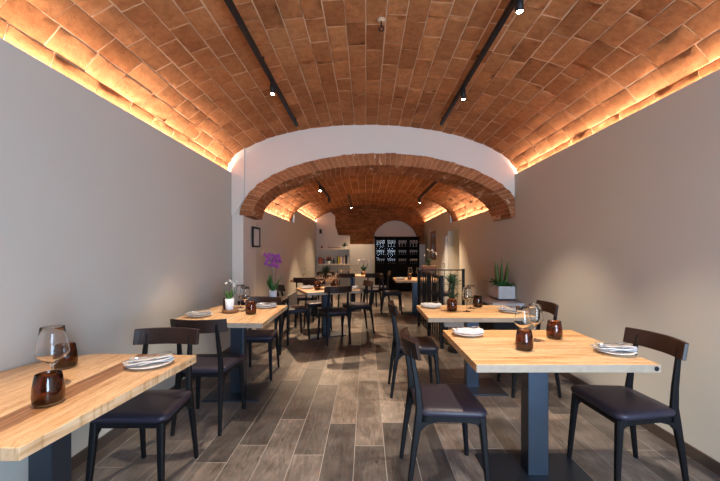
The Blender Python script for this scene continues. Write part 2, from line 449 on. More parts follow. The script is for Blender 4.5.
hw = hole_wall('wall', XL-.06, XR+.06, AZ, 3.3, (px, pz), YA, YB, None)
skew(hw.build('wall_arch', M['white'], kind='structure'))
ex, ez, es = arc_profile(2.02, .79, 2.4, 1.98, N_=60)
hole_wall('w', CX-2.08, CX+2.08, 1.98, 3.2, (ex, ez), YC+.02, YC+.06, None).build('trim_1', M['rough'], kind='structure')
# left pier under the arch and the thin pilaster above it
pm = MB(); pm.box((XL, YA, 0), (-1.645, YB+.12, AZ)); skew(pm.build('wall_pier', M['white'], kind='structure'))
pm = MB()
pm.prism([(XL, AZ), (-1.745, AZ), (-1.625, 2.03), (-1.625, 2.82), (XL, 2.82)], -.03, 0, mtx=Matrix(((1,0,0,0),(0,0,1,YA),(0,1,0,0),(0,0,0,1))))
skew(pm.build('trim_2', M['white'], kind='structure'))
# arch ring: front voussoirs and soffit
def ring():
    ix, iz, is_ = arc_profile(1.785, .705, 2, AZ, cx=AX)
    ox, oz, os_ = arc_profile(1.945, .865, 2, AZ, cx=AX)
    n = 60
    t = np.linspace(0, 1, n+1)
    def inner(f): return np.interp(f*is_[-1], is_, ix), np.interp(f*is_[-1], is_, iz)
    def outer(f): return np.interp(f*os_[-1], os_, ox), np.interp(f*os_[-1], os_, oz)
    def Pf(u, v):
        a, b = inner(u); c, d = outer(u)
        return np.stack([a+(c-a)*v, np.full_like(a, YA-.012), b+(d-b)*v], -1), np.stack([0*a, 0*a-1, 0*a], -1)
    # the front: one header per voussoir
    r = np.random.default_rng(5); V = []; F = []; MI = []; T = []; cnt = 0
    def patch(P, u0, u1, v0, v1, nu, nv, th, tint, gu, gv, xmax=XR-.004):
        nonlocal cnt
        U, W = np.meshgrid(np.linspace(u0+gu, u1-gu, nu), np.linspace(v0+gv, v1-gv, nv), indexing='ij')
        U = np.pad(U, 1, mode='edge'); W = np.pad(W, 1, mode='edge')
        h = th + r.normal(0, .0015, U.shape); h[[0, -1], :] = -.006; h[:, [0, -1]] = -.006
        p, nn = P(U.ravel(), W.ravel()); p = p+nn*h.ravel()[:, None]; p[:, 0] = np.clip(p[:, 0], XL+.03, xmax)
        a, b = U.shape; idx = np.arange(a*b).reshape(a, b)
        q = np.stack([idx[:-1, :-1], idx[1:, :-1], idx[1:, 1:], idx[:-1, 1:]], -1).reshape(-1, 4)
        V.append(p); F.append(q+cnt); cnt += len(p); MI.append(np.zeros(len(q), int)); T.append(np.full(len(p), tint))
    for i in range(n):
        patch(Pf, t[i], t[i+1], 0, 1+r.uniform(-.06, .05), 3, 5, .004+r.uniform(-.004, .004), r.beta(2, 2), .0006, .0)
    def Ps(u, v):
        a, b = inner(u); d = .001
        a2, b2 = inner(np.clip(u+d, 0, 1)); a1, b1 = inner(np.clip(u-d, 0, 1)); l = np.hypot(a2-a1, b2-b1)
        return np.stack([a, YA-.012+v*(YB-YA+.02), b], -1), np.stack([(b2-b1)/l, 0*a, -(a2-a1)/l], -1)
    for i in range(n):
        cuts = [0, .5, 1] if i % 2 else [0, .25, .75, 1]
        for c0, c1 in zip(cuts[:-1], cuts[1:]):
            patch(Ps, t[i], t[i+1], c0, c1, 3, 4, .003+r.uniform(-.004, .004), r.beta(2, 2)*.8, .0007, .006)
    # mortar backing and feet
    for P in (Pf, Ps):
        U, W = np.meshgrid(t, [0, 1.], indexing='ij'); p, nn = P(U.ravel(), W.ravel()); p[:, 0] = np.clip(p[:, 0], XL+.03, XR-.004)
        idx = np.arange(len(t)*2).reshape(-1, 2); q = np.stack([idx[:-1, 0], idx[1:, 0], idx[1:, 1], idx[:-1, 1]], -1)
        V.append(p-nn*.001); F.append(q+cnt); cnt += len(p); MI.append(np.ones(len(q), int)); T.append(np.zeros(len(p)))
    for s in (0, 1):
        a, b = inner(np.array([float(s)])); c, d = outer(np.array([float(s)])); c = np.clip(c, XL+.03, XR-.004)
        p = np.array([[a[0], YA-.012, AZ-.004], [c[0], YA-.012, AZ-.004], [c[0], YB+.01, AZ-.004], [a[0], YB+.01, AZ-.004]])
        V.append(p); F.append(np.array([[0, 1, 2, 3]])+cnt); cnt += 4; MI.append(np.array([0])); T.append(np.full(4, .3))
    V = np.concatenate(V); F = np.concatenate(F); MI = np.concatenate(MI); T = np.concatenate(T)
    me = bpy.data.meshes.new('arch'); me.from_pydata(V.tolist(), [], F.tolist())
    me.polygons.foreach_set('material_index', MI.astype(np.int32))
    me.materials.append(M['ringbrick']); me.materials.append(M['mortar'])
    a = me.attributes.new('tint', 'FLOAT', 'POINT'); a.data.foreach_set('value', T.astype(np.float32))
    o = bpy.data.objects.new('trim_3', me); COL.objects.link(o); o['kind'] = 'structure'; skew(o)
ring()
# baseboards
bb = MB(); bb.box((XL, Y0, 0), (XL+.012, YA, .075)); bb.box((XL, YB+.12, 0), (XL+.012, YE, .075))
bb.box((-1.645, YA-.0, 0), (-1.633, YB+.12, .075)); bb.box((XL, YA-.012, 0), (-1.633, YA, .075))
bb.build('baseboard_left', M['base'], kind='structure')
bb = MB(); bb.box((XR-.012, Y0, 0), (XR, RY0, .075)); bb.box((XR-.012, RY1, 0), (XR, YE, .075)); bb.build('baseboard_right', M['base'], kind='structure')

# back wall: rough brick, round-topped plaster niche, cream lower wall
LX, LR, LZ = 1.06, .82, 1.62
def Pb(u, v):
    return np.stack([u*0+v, u*0+YE, u], -1), np.stack([u*0, u*0-1, u*0], -1)
def bmask(z, x):
    inside = (math.hypot(x-LX, max(z-LZ, 0)) < LR+.05) and z > 1.4 or (z <= LZ and abs(x-LX) < LR+.05)
    return not inside and z < 3.1
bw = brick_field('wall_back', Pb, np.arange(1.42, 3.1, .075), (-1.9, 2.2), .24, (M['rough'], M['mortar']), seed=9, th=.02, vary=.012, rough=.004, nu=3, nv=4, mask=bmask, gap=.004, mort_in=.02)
bw['kind'] = 'structure'
mb = MB()
# backing sheet behind the brick with a round hole
k = 24; angs = [PI-PI*i/k for i in range(k+1)]
vs = []; fs = []
for i, a in enumerate(angs):
    x, z = LX+(LR+.0)*math.cos(a), LZ+LR*math.sin(a)
    vs += [(x, YE+.005, z), (x, YE+.005, 3.2), (x, YE+.17, z)]
for i in range(k): fs += [(3*i, 3*i+3, 3*i+4, 3*i+1), (3*i, 3*i+2, 3*i+5, 3*i+3)]
mb.add(vs, fs)
mb.box((-2.0, YE+.005, 0), (LX-LR, YE+.17, 3.2)); mb.box((LX+LR, YE+.005, 0), (2.3, YE+.17, 3.2))
o = mb.build('wall_back_core', M['rough'], kind='structure')
a_ = o.data.attributes.new('tint', 'FLOAT', 'POINT')
# rough ring of bricks around the niche
def Pn(u, v):
    a = PI - u/LR; return np.stack([LX+np.cos(a)*(LR+v), a*0+YE-.012, LZ+np.sin(a)*(LR+v)], -1), np.stack([a*0, a*0-1, a*0], -1)
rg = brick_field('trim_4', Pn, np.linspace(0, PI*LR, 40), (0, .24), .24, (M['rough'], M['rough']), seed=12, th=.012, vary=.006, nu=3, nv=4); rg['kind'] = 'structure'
MB().box((-2.0, YE+.16, 0), (2.3, YE+.2, 3.2)).build('wall_back_niche', M['plaster'], kind='structure')
mb = MB(); mb.box((-.576, YE-.35, 0), (LX-LR+.1, YE+.1, 1.565)); mb.box((1.80, YE-.35, 0), (XR, YE+.1, 1.565))
mb.build('wall_back_lower', M['plaster'], kind='structure')
TX = Matrix(((1,0,0,0),(0,0,1,0),(0,1,0,0),(0,0,0,1)))
mb = MB()
mb.prism([(-1.87, 0), (-.576, 0), (-.576, 1.88), (-1.0, 1.90), (-1.04, 2.05), (-1.10, 2.22), (-1.11, 2.58), (-1.26, 2.73), (-1.50, 2.64), (-1.87, 2.40)], YE-.06, YE+.02, mtx=TX)
mb.build('wall_back_plaster', M['plaster'], kind='structure')
# window behind the camera: frame and pane
mb = MB()
for a, b in (((WX0, -.0, WZ0), (WX0+.05, .05, WZ1)), ((WX1-.05, 0, WZ0), (WX1, .05, WZ1)), ((WX0, 0, WZ0), (WX1, .05, WZ0+.05)), ((WX0, 0, WZ1-.05), (WX1, .05, WZ1)), (((WX0+WX1)/2-.025, 0, WZ0), ((WX0+WX1)/2+.025, .05, WZ1))):
    mb.box((a[0], Y0-.1+a[1], a[2]), (b[0], Y0-.1+b[1], b[2]))
mb.build('window_1', M['blackmetal'], kind='structure')

# olive door, white door, niche jamb on the right wall
mb = MB(); mb.box((XR-.03, 11.75, 0), (XR, 12.35, 1.90)); d1 = mb.build('door_1', M['doorgreen'], kind='structure')
MB().lathe([(.0, 0), (.014, 0), (.014, .05), (0, .05)], 10, c=(0, 0, 0)).build('door_handle', M['chrome'], d1, loc=(XR-.06, 11.85, 1.0))
mb = MB(); mb.box((XR-.045, 9.05, 0), (XR, 9.62, 1.72)); d2 = mb.build('door_2', M['door'], kind='structure')
MB().box((-.02, -.02, -.01), (.02, .1, .01)).build('door_handle', M['chrome'], d2, loc=(XR-.065, 9.12, 1.0))

# ------------------------------------------------------------------ chairs
def taper(mb, pts, sizes, mi=0, bev=.22):
    """square section bar through pts, chamfered corners"""
    rings = []
    for p, (a, b) in zip(pts, sizes):
        c = bev*min(a, b)
        o = [(a/2, b/2-c), (a/2-c, b/2), (-a/2+c, b/2), (-a/2, b/2-c), (-a/2, -b/2+c), (-a/2+c, -b/2), (a/2-c, -b/2), (a/2, -b/2+c)]
        rings.append([(p[0]+x, p[1]+y, p[2]) for x, y in o])
    mb.loft(rings, mi, False, True)
def rounded(w0, w1, d, r, n=5, yoff=0):
    """seat outline: rear width w0, front width w1, depth d, rounded corners, slightly bowed front"""
    pts = []
    cs = [((w1/2-r), d/2-r, 0), (-(w1/2-r), d/2-r, PI/2), (-(w0/2-r), -d/2+r, PI), ((w0/2-r), -d/2+r, 1.5*PI)]
    for cx, cy, a0 in cs:
        for i in range(n+1):
            a = a0+PI/2*i/n; pts.append((cx+r*math.cos(a), cy+r*math.sin(a)+yoff))
    return pts
def make_chair():
    t = thing('dining_chair', '', 'chair')
    z0 = .425
    out = [(x, y+.018) for x, y in rounded(.37, .43, .375, .05)]
    mb = MB(); rings = []
    for sc, z in ((.90, z0), (.975, z0+.004), (1.0, z0+.016), (.995, z0+.028), (.95, z0+.038), (.80, z0+.044), (.45, z0+.047), (.12, z0+.0475)):
        rings.append([(x*sc, y*sc, z + (.010*(abs(x)/.2)**2 - .006 if sc > .7 else .0)*.6) for x, y in out])
    mb.loft(rings, 0, True, True); s_ = mb.build('seat', M['seat'], t)
    mb = MB()
    ap = [(x, y+.015) for x, y in rounded(.335, .39, .35, .04)]
    mb.loft([[(x, y, z0-.028) for x, y in ap], [(x, y, z0+.006) for x, y in ap]], 0, False, True)
    for sx in (-1, 1):   # curved brackets where the side rails meet the rear legs
        mb.prism([(-.165, z0-.028), (-.165, z0-.085), (-.125, z0-.045), (-.06, z0-.028)], sx*.16-.012, sx*.16+.012, mtx=Matrix(((0,0,1,0),(1,0,0,0),(0,1,0,0),(0,0,0,1))))
        mb.prism([(.175, z0-.028), (.175, z0-.075), (.14, z0-.04), (.075, z0-.028)], sx*.17-.012, sx*.17+.012, mtx=Matrix(((0,0,1,0),(1,0,0,0),(0,1,0,0),(0,0,0,1))))
    mb.build('seat_frame', M['black'], t)
    for sx in (-1, 1):
        mb = MB(); taper(mb, [(sx*.196, .206, 0), (sx*.184, .190, .22), (sx*.175, .174, z0)], [(.024, .024), (.032, .032), (.038, .040)])
        mb.build('leg', M['black'], t)
    for sx in (-1, 1):
        mb = MB(); taper(mb, [(sx*.170, -.226, 0), (sx*.163, -.198, .22), (sx*.156, -.170, .40), (sx*.152, -.163, .47), (sx*.147, -.174, .58), (sx*.142, -.192, .69), (sx*.138, -.210, .80)],
                         [(.022, .024), (.028, .032), (.032, .044), (.030, .042), (.027, .034), (.025, .028), (.024, .022)])
        mb.build('leg', M['black'], t)
    # curved top rail
    mb = MB(); n = 16; W = .203
    rings = []
    for i in range(n+1):
        f = -1+2*i/n; x = f*W; y = -.236 + .056*f*f
        dx, dy = W, .112*f; l = math.hypot(dx, dy); nx, ny = -dy/l, dx/l
        th = .010; zb, zt = .735, .834
        zb += .006*abs(f)**3
        rings.append([(x+nx*th, y+ny*th+.012, zb), (x-nx*th, y-ny*th+.012, zb), (x-nx*th, y-ny*th-.006, zt), (x+nx*th, y+ny*th-.006, zt)])
    mb.loft(rings, 0, False, True)
    b = recalc(mb.build('backrest', M['brownwood'], t)); bevel(b, .003)
    return t
CH = Proto(make_chair())
def chair(x, y, fx, fy, label, group):
    return CH.put((x, y, 0), math.atan2(-fx, fy), label, group)
G1 = 'chairs at the front right table'; G2 = 'chairs at the middle right table'; G3 = 'chairs at the left tables'; G4 = 'chairs around the centre table'; G5 = 'chairs in the far part of the room'
chair(.455, 2.085, 1, .02, 'black chair at the aisle end of the nearest right table, back to the aisle', G1)
chair(1.525, 2.07, -1, -.07, 'brown-backed black chair against the right wall at the nearest right table', G1)
chair(.455, 3.34, 1, 0, 'black chair on the aisle side of the second right table, behind the nearest aisle chair', G2)
chair(1.545, 3.36, -1, .04, 'dark chair by the right wall behind the wine glasses, only its tilted brown back clear', G2)
chair(-1.262, 2.03, 0, -1, 'black chair tucked under the far end of the nearest left table', G3)
chair(-1.225, 2.75, 0, 1, 'black chair with curved back towards the camera at the second left table', G3)
chair(-1.165, 3.80, 0, -1, 'black chair at the far end of the second left table, beneath the purple orchid', G3).scale = (.96, .96, .96)
chair(-.465, 5.155, -.38, .92, 'black chair in mid room with its back to the camera at the centre table', G4)
chair(-.14, 5.76, -.94, -.34, 'black chair on the right side of the centre table, brown back turned away', G4)
chair(-1.13, 5.37, .88, .47, 'dark chair at the left end of the centre table, beside the purple orchid pot', G4)
chair(-.84, 6.0, .38, -.92, 'dark chair on the far side of the centre table behind its glasses', G4)
chair(-1.16, 6.75, -.02, 1, 'black chair with its back to the camera at the table behind the centre table', G5)
chair(-.98, 8.25, 0, -1, 'small-looking dark chair on the far side of the table below the bookshelves', G5)
chair(-.45, 7.98, 0, 1, 'black chair with its back to the camera before the narrow rear table', G5)
chair(.12, 8.02, -.3, .95, 'black chair at the right end of the rear table, left of the black cabinet', G5)
chair(.36, 8.62, -1, .1, 'black chair seen from the side next to the black cabinet, at the rear table', G5)
chair(.545, 7.52, 1, 0, 'brown-seated chair standing alone left of the small back right table', G5)
chair(1.62, 7.35, -1, 0, 'dark chair behind the stair railing in front of the white door', G5)

# ------------------------------------------------------------------ tables
TH = .74
def table(label, poly, z, m, col, plate, bolt=None, rz=0, loc=(0, 0, 0), name='dining_table', colsize=(.12, .10), edge=None):
    t = thing(name, label, 'table', loc, rz, 'wooden tables on steel columns'); 
    mb = MB(); k = len(poly)
    mb.loft([[(*p, z-.042) for p in poly], [(*p, z) for p in poly]], 0, False, True)
    top = recalc(mb.build('tabletop', [m, M['oak_edge']], t))
    if edge is not None:   # pale end band on the face that looks along -Y
        for p in top.data.polygons:
            if p.normal.y < -.8: p.material_index = 1
    bevel(top, .003)
    cx, cy = col; a, b = colsize
    mb = MB(); mb.box((cx-a/2, cy-b/2, .012), (cx+a/2, cy+b/2, z-.05)); bevel(mb.build('column', M['steel'], t), .004)
    mb = MB(); mb.box((cx-plate[0]/2, cy-plate[1]/2, 0), (cx+plate[0]/2, cy+plate[1]/2, .012)); bevel(mb.build('base_plate', M['steel'], t), .002)
    mb = MB(); mb.box((cx-.25, cy-.2, z-.05), (cx+.25, cy+.2, z-.042)); mb.build('mounting_plate', M['blackmetal'], t)
    if bolt:
        bx, by, ax = bolt
        mb = MB(); mb.lathe([(0, .0), (.0125, .0), (.0125, .002), (.007, .003), (0, .0035)], 14)
        o = mb.build('bolt', M['blackmetal'], t, loc=(bx, by, z-.021))
        o.rotation_euler = (PI/2, 0, 0) if ax == 'y' else (0, PI/2, 0)
    return t
def rect(x0, x1, y0, y1): return [(x0, y0), (x1, y0), (x1, y1), (x0, y1)]
table('nearest right table with pale front edge and bolt, holding two plates and two wine glasses', rect(-.48, .48, -.40, .40), TH, M['oak_front'], (-.042, -.115), (.6, .36), bolt=(.455, -.4005, 'y'), loc=(1.053, 2.216, 0), edge=1)
table('second table on the right with the spiky plant in its brown glass', rect(-.48, .48, -.36, .36), TH, M['oak_mid'], (-.0, -.03), (.56, .42), loc=(1.03, 3.455, 0), edge=1)
# nearest left table, slightly turned, its far wall corner rounded off; coordinates relative to its base
lx, ly = -1.36, 1.50
P1 = [(-1.04, 1.05), (-.961, 1.986), (-1.50, 2.015), (-1.58, 2.0), (-1.66, 1.955), (-1.73, 1.87), (-1.765, 1.79), (-1.785, 1.70), (-1.785, 1.06)]
table('nearest left table with a dark walnut stripe and cut-off wall corner', [(x-lx, y-ly) for x, y in P1], TH, M['oak_stripe'], (.035, -.03), (.5, .42), bolt=(-.969-lx, 1.93-ly, 'x'), loc=(lx, ly, 0), colsize=(.095, .10))
lx, ly = -1.2, 3.3
P2 = [(-.845, 2.856), (-.858, 3.824), (-1.57, 3.79), (-1.66, 3.2), (-1.66, 2.97), (-1.60, 2.90)]
table('second left table with the white pot on a slice of wood', [(x-lx, y-ly) for x, y in P2], TH, M['oak_left'], (0, 0), (.5, .42), loc=(lx, ly, 0), edge=1)
table('centre table standing askew in mid room, crowded with glasses', rect(-.4265, .4265, -.36, .36), TH, M['oak_far'], (0, .12), (.56, .34), bolt=(.40, -.3605, 'y'), rz=math.radians(23.9), loc=(-.588, 5.44, 0), edge=1)
table('table behind the centre table with a bushy green plant', rect(-.42, .42, -.36, .36), TH, M['oak_far'], (0, .0), (.5, .4), loc=(-1.10, 7.38, 0))
table('narrow rear table with small bottles in front of the cream wall', rect(-.42, .42, -.34, .34), TH, M['oak_mid'], (0, .0), (.5, .4), loc=(-.33, 8.6, 0))
table('small table in front of the black glass cabinet', rect(-.46, .46, -.42, .42), TH, M['oak_mid'], (-.02, .02), (.5, .4), loc=(1.06, 7.4, 0))

# ------------------------------------------------------------------ tableware
def make_plate():
    t = thing('plate', '', 'plate')
    MB().lathe([(0, .002), (.055, .0), (.062, .003), (.09, .010), (.113, .018), (.116, .0205), (.112, .021), (.088, .014), (.060, .0075), (0, .006)], 32).build('dish', M['china'], t)
    return t
PL = MB().lathe([(0, .001), (.055, .0), (.062, .003), (.09, .010), (.113, .018), (.116, .0205), (.112, .021), (.088, .014), (.060, .0075), (0, .006)], 32).build('plate', M['china'])
tag(PL, '', 'plate'); PL = Proto(PL)
def cloth(w, d, layers, seed):
    r = random.Random(seed); mb = MB(); nx, ny = 14, 8
    for l in range(layers):
        ox, oy, rot = r.uniform(-.012, .012), r.uniform(-.010, .010), r.uniform(-.2, .2)
        ww, dd = w*(1-.06*l), d*(1-.13*l); rows = []
        th = .005
        def hgt(x, y):
            return .0285 + l*.0075 + .0035*math.sin(x*40+l*2+seed) + .003*math.sin(y*55+x*18+l) + .006*(abs(x)/w*2)**4
        top = []; 
        for i in range(nx+1):
            for j in range(ny+1):
                x = (i/nx-.5)*ww; y = (j/ny-.5)*dd; c, s = math.cos(rot), math.sin(rot)
                y += .006*math.sin(x*30+seed)
                top.append((x*c-y*s+ox, x*s+y*c+oy, hgt(x, y)))
        bot = [(x, y, z-th) for x, y, z in top]; k = len(top); I = lambda i, j: i*(ny+1)+j
        fs = []
        for i in range(nx):
            for j in range(ny):
                fs.append((I(i, j), I(i+1, j), I(i+1, j+1), I(i, j+1))); fs.append((k+I(i, j+1), k+I(i+1, j+1), k+I(i+1, j), k+I(i, j)))
        for i in range(nx): fs += [(I(i, 0), k+I(i, 0), k+I(i+1, 0), I(i+1, 0)), (I(i+1, ny), k+I(i+1, ny), k+I(i, ny), I(i, ny))]
        for j in range(ny): fs += [(I(0, j+1), k+I(0, j+1), k+I(0, j), I(0, j)), (I(nx, j), k+I(nx, j), k+I(nx, j+1), I(nx, j+1))]
        mb.add(top+bot, fs, 0, True)
    return mb
NA = Proto(tag(cloth(.235, .10, 3, 1).build('napkin', M['stripe']), '', 'napkin'))
NB = Proto(tag(cloth(.225, .10, 3, 4).build('napkin', M['linen']), '', 'napkin'))
def make_fork():
    mb = MB()
    mb.tube([(-.095, 0, .002), (-.05, 0, .003), (.0, 0, .004), (.035, 0, .003)], [.0045, .0035, .0022, .003], 8)
    mb.add([(.033, -.003, .003), (.05, -.011, .002), (.066, -.011, .003), (.066, .011, .003), (.05, .011, .002), (.033, .003, .003),
            (.033, -.003, .005), (.05, -.011, .004), (.066, -.011, .005), (.066, .011, .005), (.05, .011, .004), (.033, .003, .005)],
           [(0, 5, 4, 3, 2, 1), (6, 7, 8, 9, 10, 11), (0, 1, 7, 6), (1, 2, 8, 7), (2, 3, 9, 8), (3, 4, 10, 9), (4, 5, 11, 10), (5, 0, 6, 11)])
    for k in range(4): mb.box((.066, -.011+k*.0063, .003), (.098, -.0079+k*.0063, .0048))
    return mb.build('fork', M['chrome'])
FK = Proto(tag(make_fork(), '', 'fork'))
def make_wine():
    # base, stem, wide angular bowl narrowing to the rim; inner wall back down
    pr = [(0, .0), (.036, .0), (.037, .0015), (.020, .0035), (.006, .008), (.0036, .02), (.0034, .085), (.0045, .092), (.022, .108), (.042, .126), (.0502, .136), (.0515, .141),
          (.0505, .148), (.046, .178), (.041, .208), (.0370, .237), (.0365, .2378), (.0360, .237), (.0400, .208), (.0450, .178), (.0495, .148), (.0503, .141), (.0490, .1368), (.0412, .1275), (.021, .1096), (.0, .0990)]
    return MB().lathe(pr, 28).build('wine_glass', M['glass'])
WG = Proto(tag(make_wine(), '', 'wine glass'))
def make_tumbler():
    pr = [(0, 0), (.038, 0), (.044, .004), (.049, .018), (.0505, .040), (.048, .075), (.0415, .116), (.0403, .118), (.0390, .116), (.0450, .075), (.0475, .040), (.0455, .020), (.040, .012), (0, .010)]
    return MB().lathe(pr, 28).build('tumbler', M['amber'])
TB = Proto(tag(make_tumbler(), '', 'glass'))
GP, GN, GF, GW, GT = 'plates laid on the tables', 'napkins folded on the plates', 'forks on the napkins', 'wine glasses on the tables', 'brown glass tumblers on the tables'
Z = TH+.0005
def setting(x, y, rot, where, striped=True, fork=True, r=.92):
    PL.put((x, y, Z), 0, 'white plate '+where, GP, r)
    (NA if striped else NB).put((x+.003, y, Z), rot, ('striped ' if striped else 'white ')+'folded napkin on the plate '+where, GN, r)
    if fork: FK.put((x, y+.01, Z+.0515*r), rot+.25, 'steel fork lying on the napkin '+where, GF)
setting(.715, 2.46, .05, 'at the aisle end of the nearest right table', striped=False)
setting(1.44, 2.03, -.08, 'at the wall end of the nearest right table', striped=True)
setting(-1.11, 1.80, .62, 'on the nearest left table', striped=True)
setting(-1.50, 3.15, .5, 'at the near wall corner of the second left table', striped=True)
setting(-1.04, 3.64, .2, 'at the far end of the second left table', striped=True)
setting(.68, 3.66, .05, 'at the aisle end of the second right table', striped=False)
setting(1.39, 3.38, 0, 'at the wall end of the second right table', striped=True)
setting(-.93, 5.50, .4, 'at the left end of the centre table', striped=False, fork=False)
setting(-.23, 5.46, .4, 'at the right end of the centre table', striped=False, fork=False)
setting(.72, 7.28, 0, 'on the small table before the black cabinet', striped=False, fork=False, r=.9)
def wine(x, y, l, s=1.): WG.put((x, y, Z), random.uniform(0, 3), l, GW, s)
def tum(x, y, l, s=1.): return TB.put((x, y, Z), random.uniform(0, 3), l, GT, s)
wine(-1.335, 1.49, 'large clear wine glass on the nearest left table', 1.12)
tum(-1.225, 1.35, 'brown tumbler nearest the camera, in front of the left wine glass')
tum(-1.52, 1.77, 'brown tumbler behind the wine glass on the nearest left table')
wine(.985, 2.20, 'left of the two wine glasses on the nearest right table')
wine(1.115, 2.31, 'right of the two wine glasses on the nearest right table')
tum(.945, 2.09, 'brown tumbler in front of the wine glasses on the nearest right table')
tum(1.27, 2.36, 'brown tumbler to the right of the wine glasses on the nearest right table')
vase = tum(.845, 3.44, 'brown glass holding the spiky plant on the second right table')
wine(.985, 3.42, 'left of the two wine glasses beside the spiky plant on the second right table')
wine(1.075, 3.60, 'right of the two wine glasses on the second right table, farther from the spiky plant')
tum(1.175, 3.68, 'brown tumbler right of the wine glasses on the second right table')
tum(-1.075, 3.27, 'brown tumbler near the front edge of the second left table')
tum(-1.385, 3.51, 'brown tumbler half hidden behind the white pot on the second left table')
wine(-1.19, 3.44, 'wine glass right of the white pot on the second left table')
wine(-1.30, 3.63, 'wine glass directly behind the white pot on the second left table')
tum(-.745, 5.36, 'left front brown tumbler on the centre table')
tum(-.50, 5.66, 'right brown tumbler among the centre table glasses')
wine(-.70, 5.52, 'leftmost of the three wine glasses on the centre table')
wine(-.585, 5.58, 'middle one of the three wine glasses on the centre table')
wine(-.465, 5.53, 'rightmost of the three wine glasses on the centre table')
wine(.94, 7.45, 'left wine glass on the small table before the black cabinet')
wine(1.12, 7.5, 'right wine glass on the small table before the black cabinet')
tum(.90, 7.22, 'brown tumbler on the small table before the black cabinet', .9)
wine(-1.30, 7.3, 'wine glass on the table with the bushy green plant')
for i, (x, y) in enumerate(((-.60, 8.55), (-.48, 8.65), (-.36, 8.5), (-.24, 8.62))):
    wine(x, y, ['leftmost', 'second from the left', 'third from the left', 'rightmost'][i]+' of the four glasses on the narrow rear table')
def make_bottle():
    return MB().lathe([(0, 0), (.030, 0), (.032, .01), (.032, .10), (.022, .13), (.012, .15), (.012, .19), (.014, .19), (.014, .20), (0, .20)], 14).build('bottle', M['wine'])
BT = Proto(tag(make_bottle(), '', 'bottle'))
BT.put((-.42, 8.42, Z), 0, 'small dark bottle at the left of the glasses on the rear table', 'bottles on the rear tables', .55)
BT.put((-.10, 8.50, Z), 0, 'small dark bottle at the right of the glasses on the rear table', 'bottles on the rear tables', .6)
BT.put((-.70, 8.6, Z), 0, 'small dark bottle at the left end of the rear table', 'bottles on the rear tables', .6)

# ------------------------------------------------------------------ plants
def leaf(mb, base, tip, w, mi=0, bend=.25, n=6, up=(0, 0, 1), fold=.15, th=.0012):
    """a blade with thickness from base to tip, bulging width, drooping along up"""
    b, t = Vector(base), Vector(tip); d = t-b; L = d.length; u = d.cross(Vector(up))
    if u.length < 1e-5: u = Vector((1, 0, 0))
    u.normalize(); nrm = u.cross(d).normalized(); rings = []
    for i in range(n+1):
        f = i/n; c = b+d*f + nrm*(bend*L*math.sin(PI*f)*.5)
        ww = w*max(.06, math.sin(PI*min(1, (f*.9+.1)))**.7)
        l = c-u*ww+nrm*fold*ww; r = c+u*ww+nrm*fold*ww
        rings.append([tuple(l), tuple(c-nrm*th), tuple(r), tuple(c+nrm*th)])
    mb.loft(rings, mi, True, True)
def flower(mb, c, r, mi, rnd, face=(0, -1, 0)):
    f = Vector(face).normalized(); a = f.cross(Vector((0, 0, 1))).normalized(); b = a.cross(f)
    for k in range(5):
        an = 2*PI*k/5+rnd.uniform(-.2, .2); d = (a*math.cos(an)+b*math.sin(an))
        tip = Vector(c)+d*r+f*rnd.uniform(-.1, .2)*r
        leaf(mb, c, tip, r*.42, mi, .2, 4, up=tuple(f))
# purple orchid on the console
def orchid(name, label, loc, potr, poth, potm, leaves, stems, fl, flm, r, seed, leafm=None, cat='plant', stemh=.5):
    rd = random.Random(seed); t = thing(name, label, cat, loc)
    MB().lathe([(0, 0), (potr*.78, 0), (potr*.82, .004), (potr, poth), (potr*.93, poth), (potr*.9, poth*.85), (0, poth*.85)], 20).build('pot', potm, t)
    mb = MB()
    for i in range(leaves):
        a = 2*PI*i/leaves+rd.uniform(-.3, .3); l = rd.uniform(.7, 1.2)*stemh*.42
        leaf(mb, (0, 0, poth*.85), (l*.55*math.cos(a), l*.3*math.sin(a), poth+l*rd.uniform(.6, 1.1)), .032*stemh/.5, 0, rd.uniform(-.3, -.1))
    mb.build('leaves', leafm or M['leaf'], t)
    mb = MB(); mf = MB()
    for sx, lean, h in stems:
        pts = [(sx, 0, poth*.8), (sx*1.2+lean*.1, 0, poth+h*.5), (sx*1.2+lean*.4, -.01, poth+h*.85), (sx+lean, -.02, poth+h)]
        mb.tube(pts, .0028, 6)
    mb.build('flower_stem', M['stem'], t)
    for x, z in fl:
        flower(mf, (x, rd.uniform(-.04, .02), poth+z), r*rd.uniform(.85, 1.1), 0, rd, (rd.uniform(-.5, .5), -1, rd.uniform(-.2, .2)))
    if fl: mf.build('blossoms', flm, t)
    return t
ORX, ORY = -1.285, 4.83
orchid('potted_orchid', 'purple orchid in a white pot on the black console by the left pier', (ORX, ORY, .6905), .058, .095, M['pot'], 7,
       [(-.015, .02, .44), (.02, .09, .42), (.0, -.06, .46)],
       [(-0.105, 0.5), (-0.078, 0.466), (-0.055, 0.5), (-0.07, 0.42), (-0.043, 0.443), (-0.023, 0.477), (-0.016, 0.408), (0.008, 0.431), (0.023, 0.385), (0.031, 0.454), (0.0, 0.351), (0.047, 0.408), (0.055, 0.466), (0.016, 0.489), (0.078, 0.489), (0.09, 0.443), (0.07, 0.408), (0.098, 0.397), (-0.047, 0.351), (0.039, 0.339), (0.074, 0.339), (-0.086, 0.374), (0.0, 0.385)],
       M['magenta'], .031, 5)
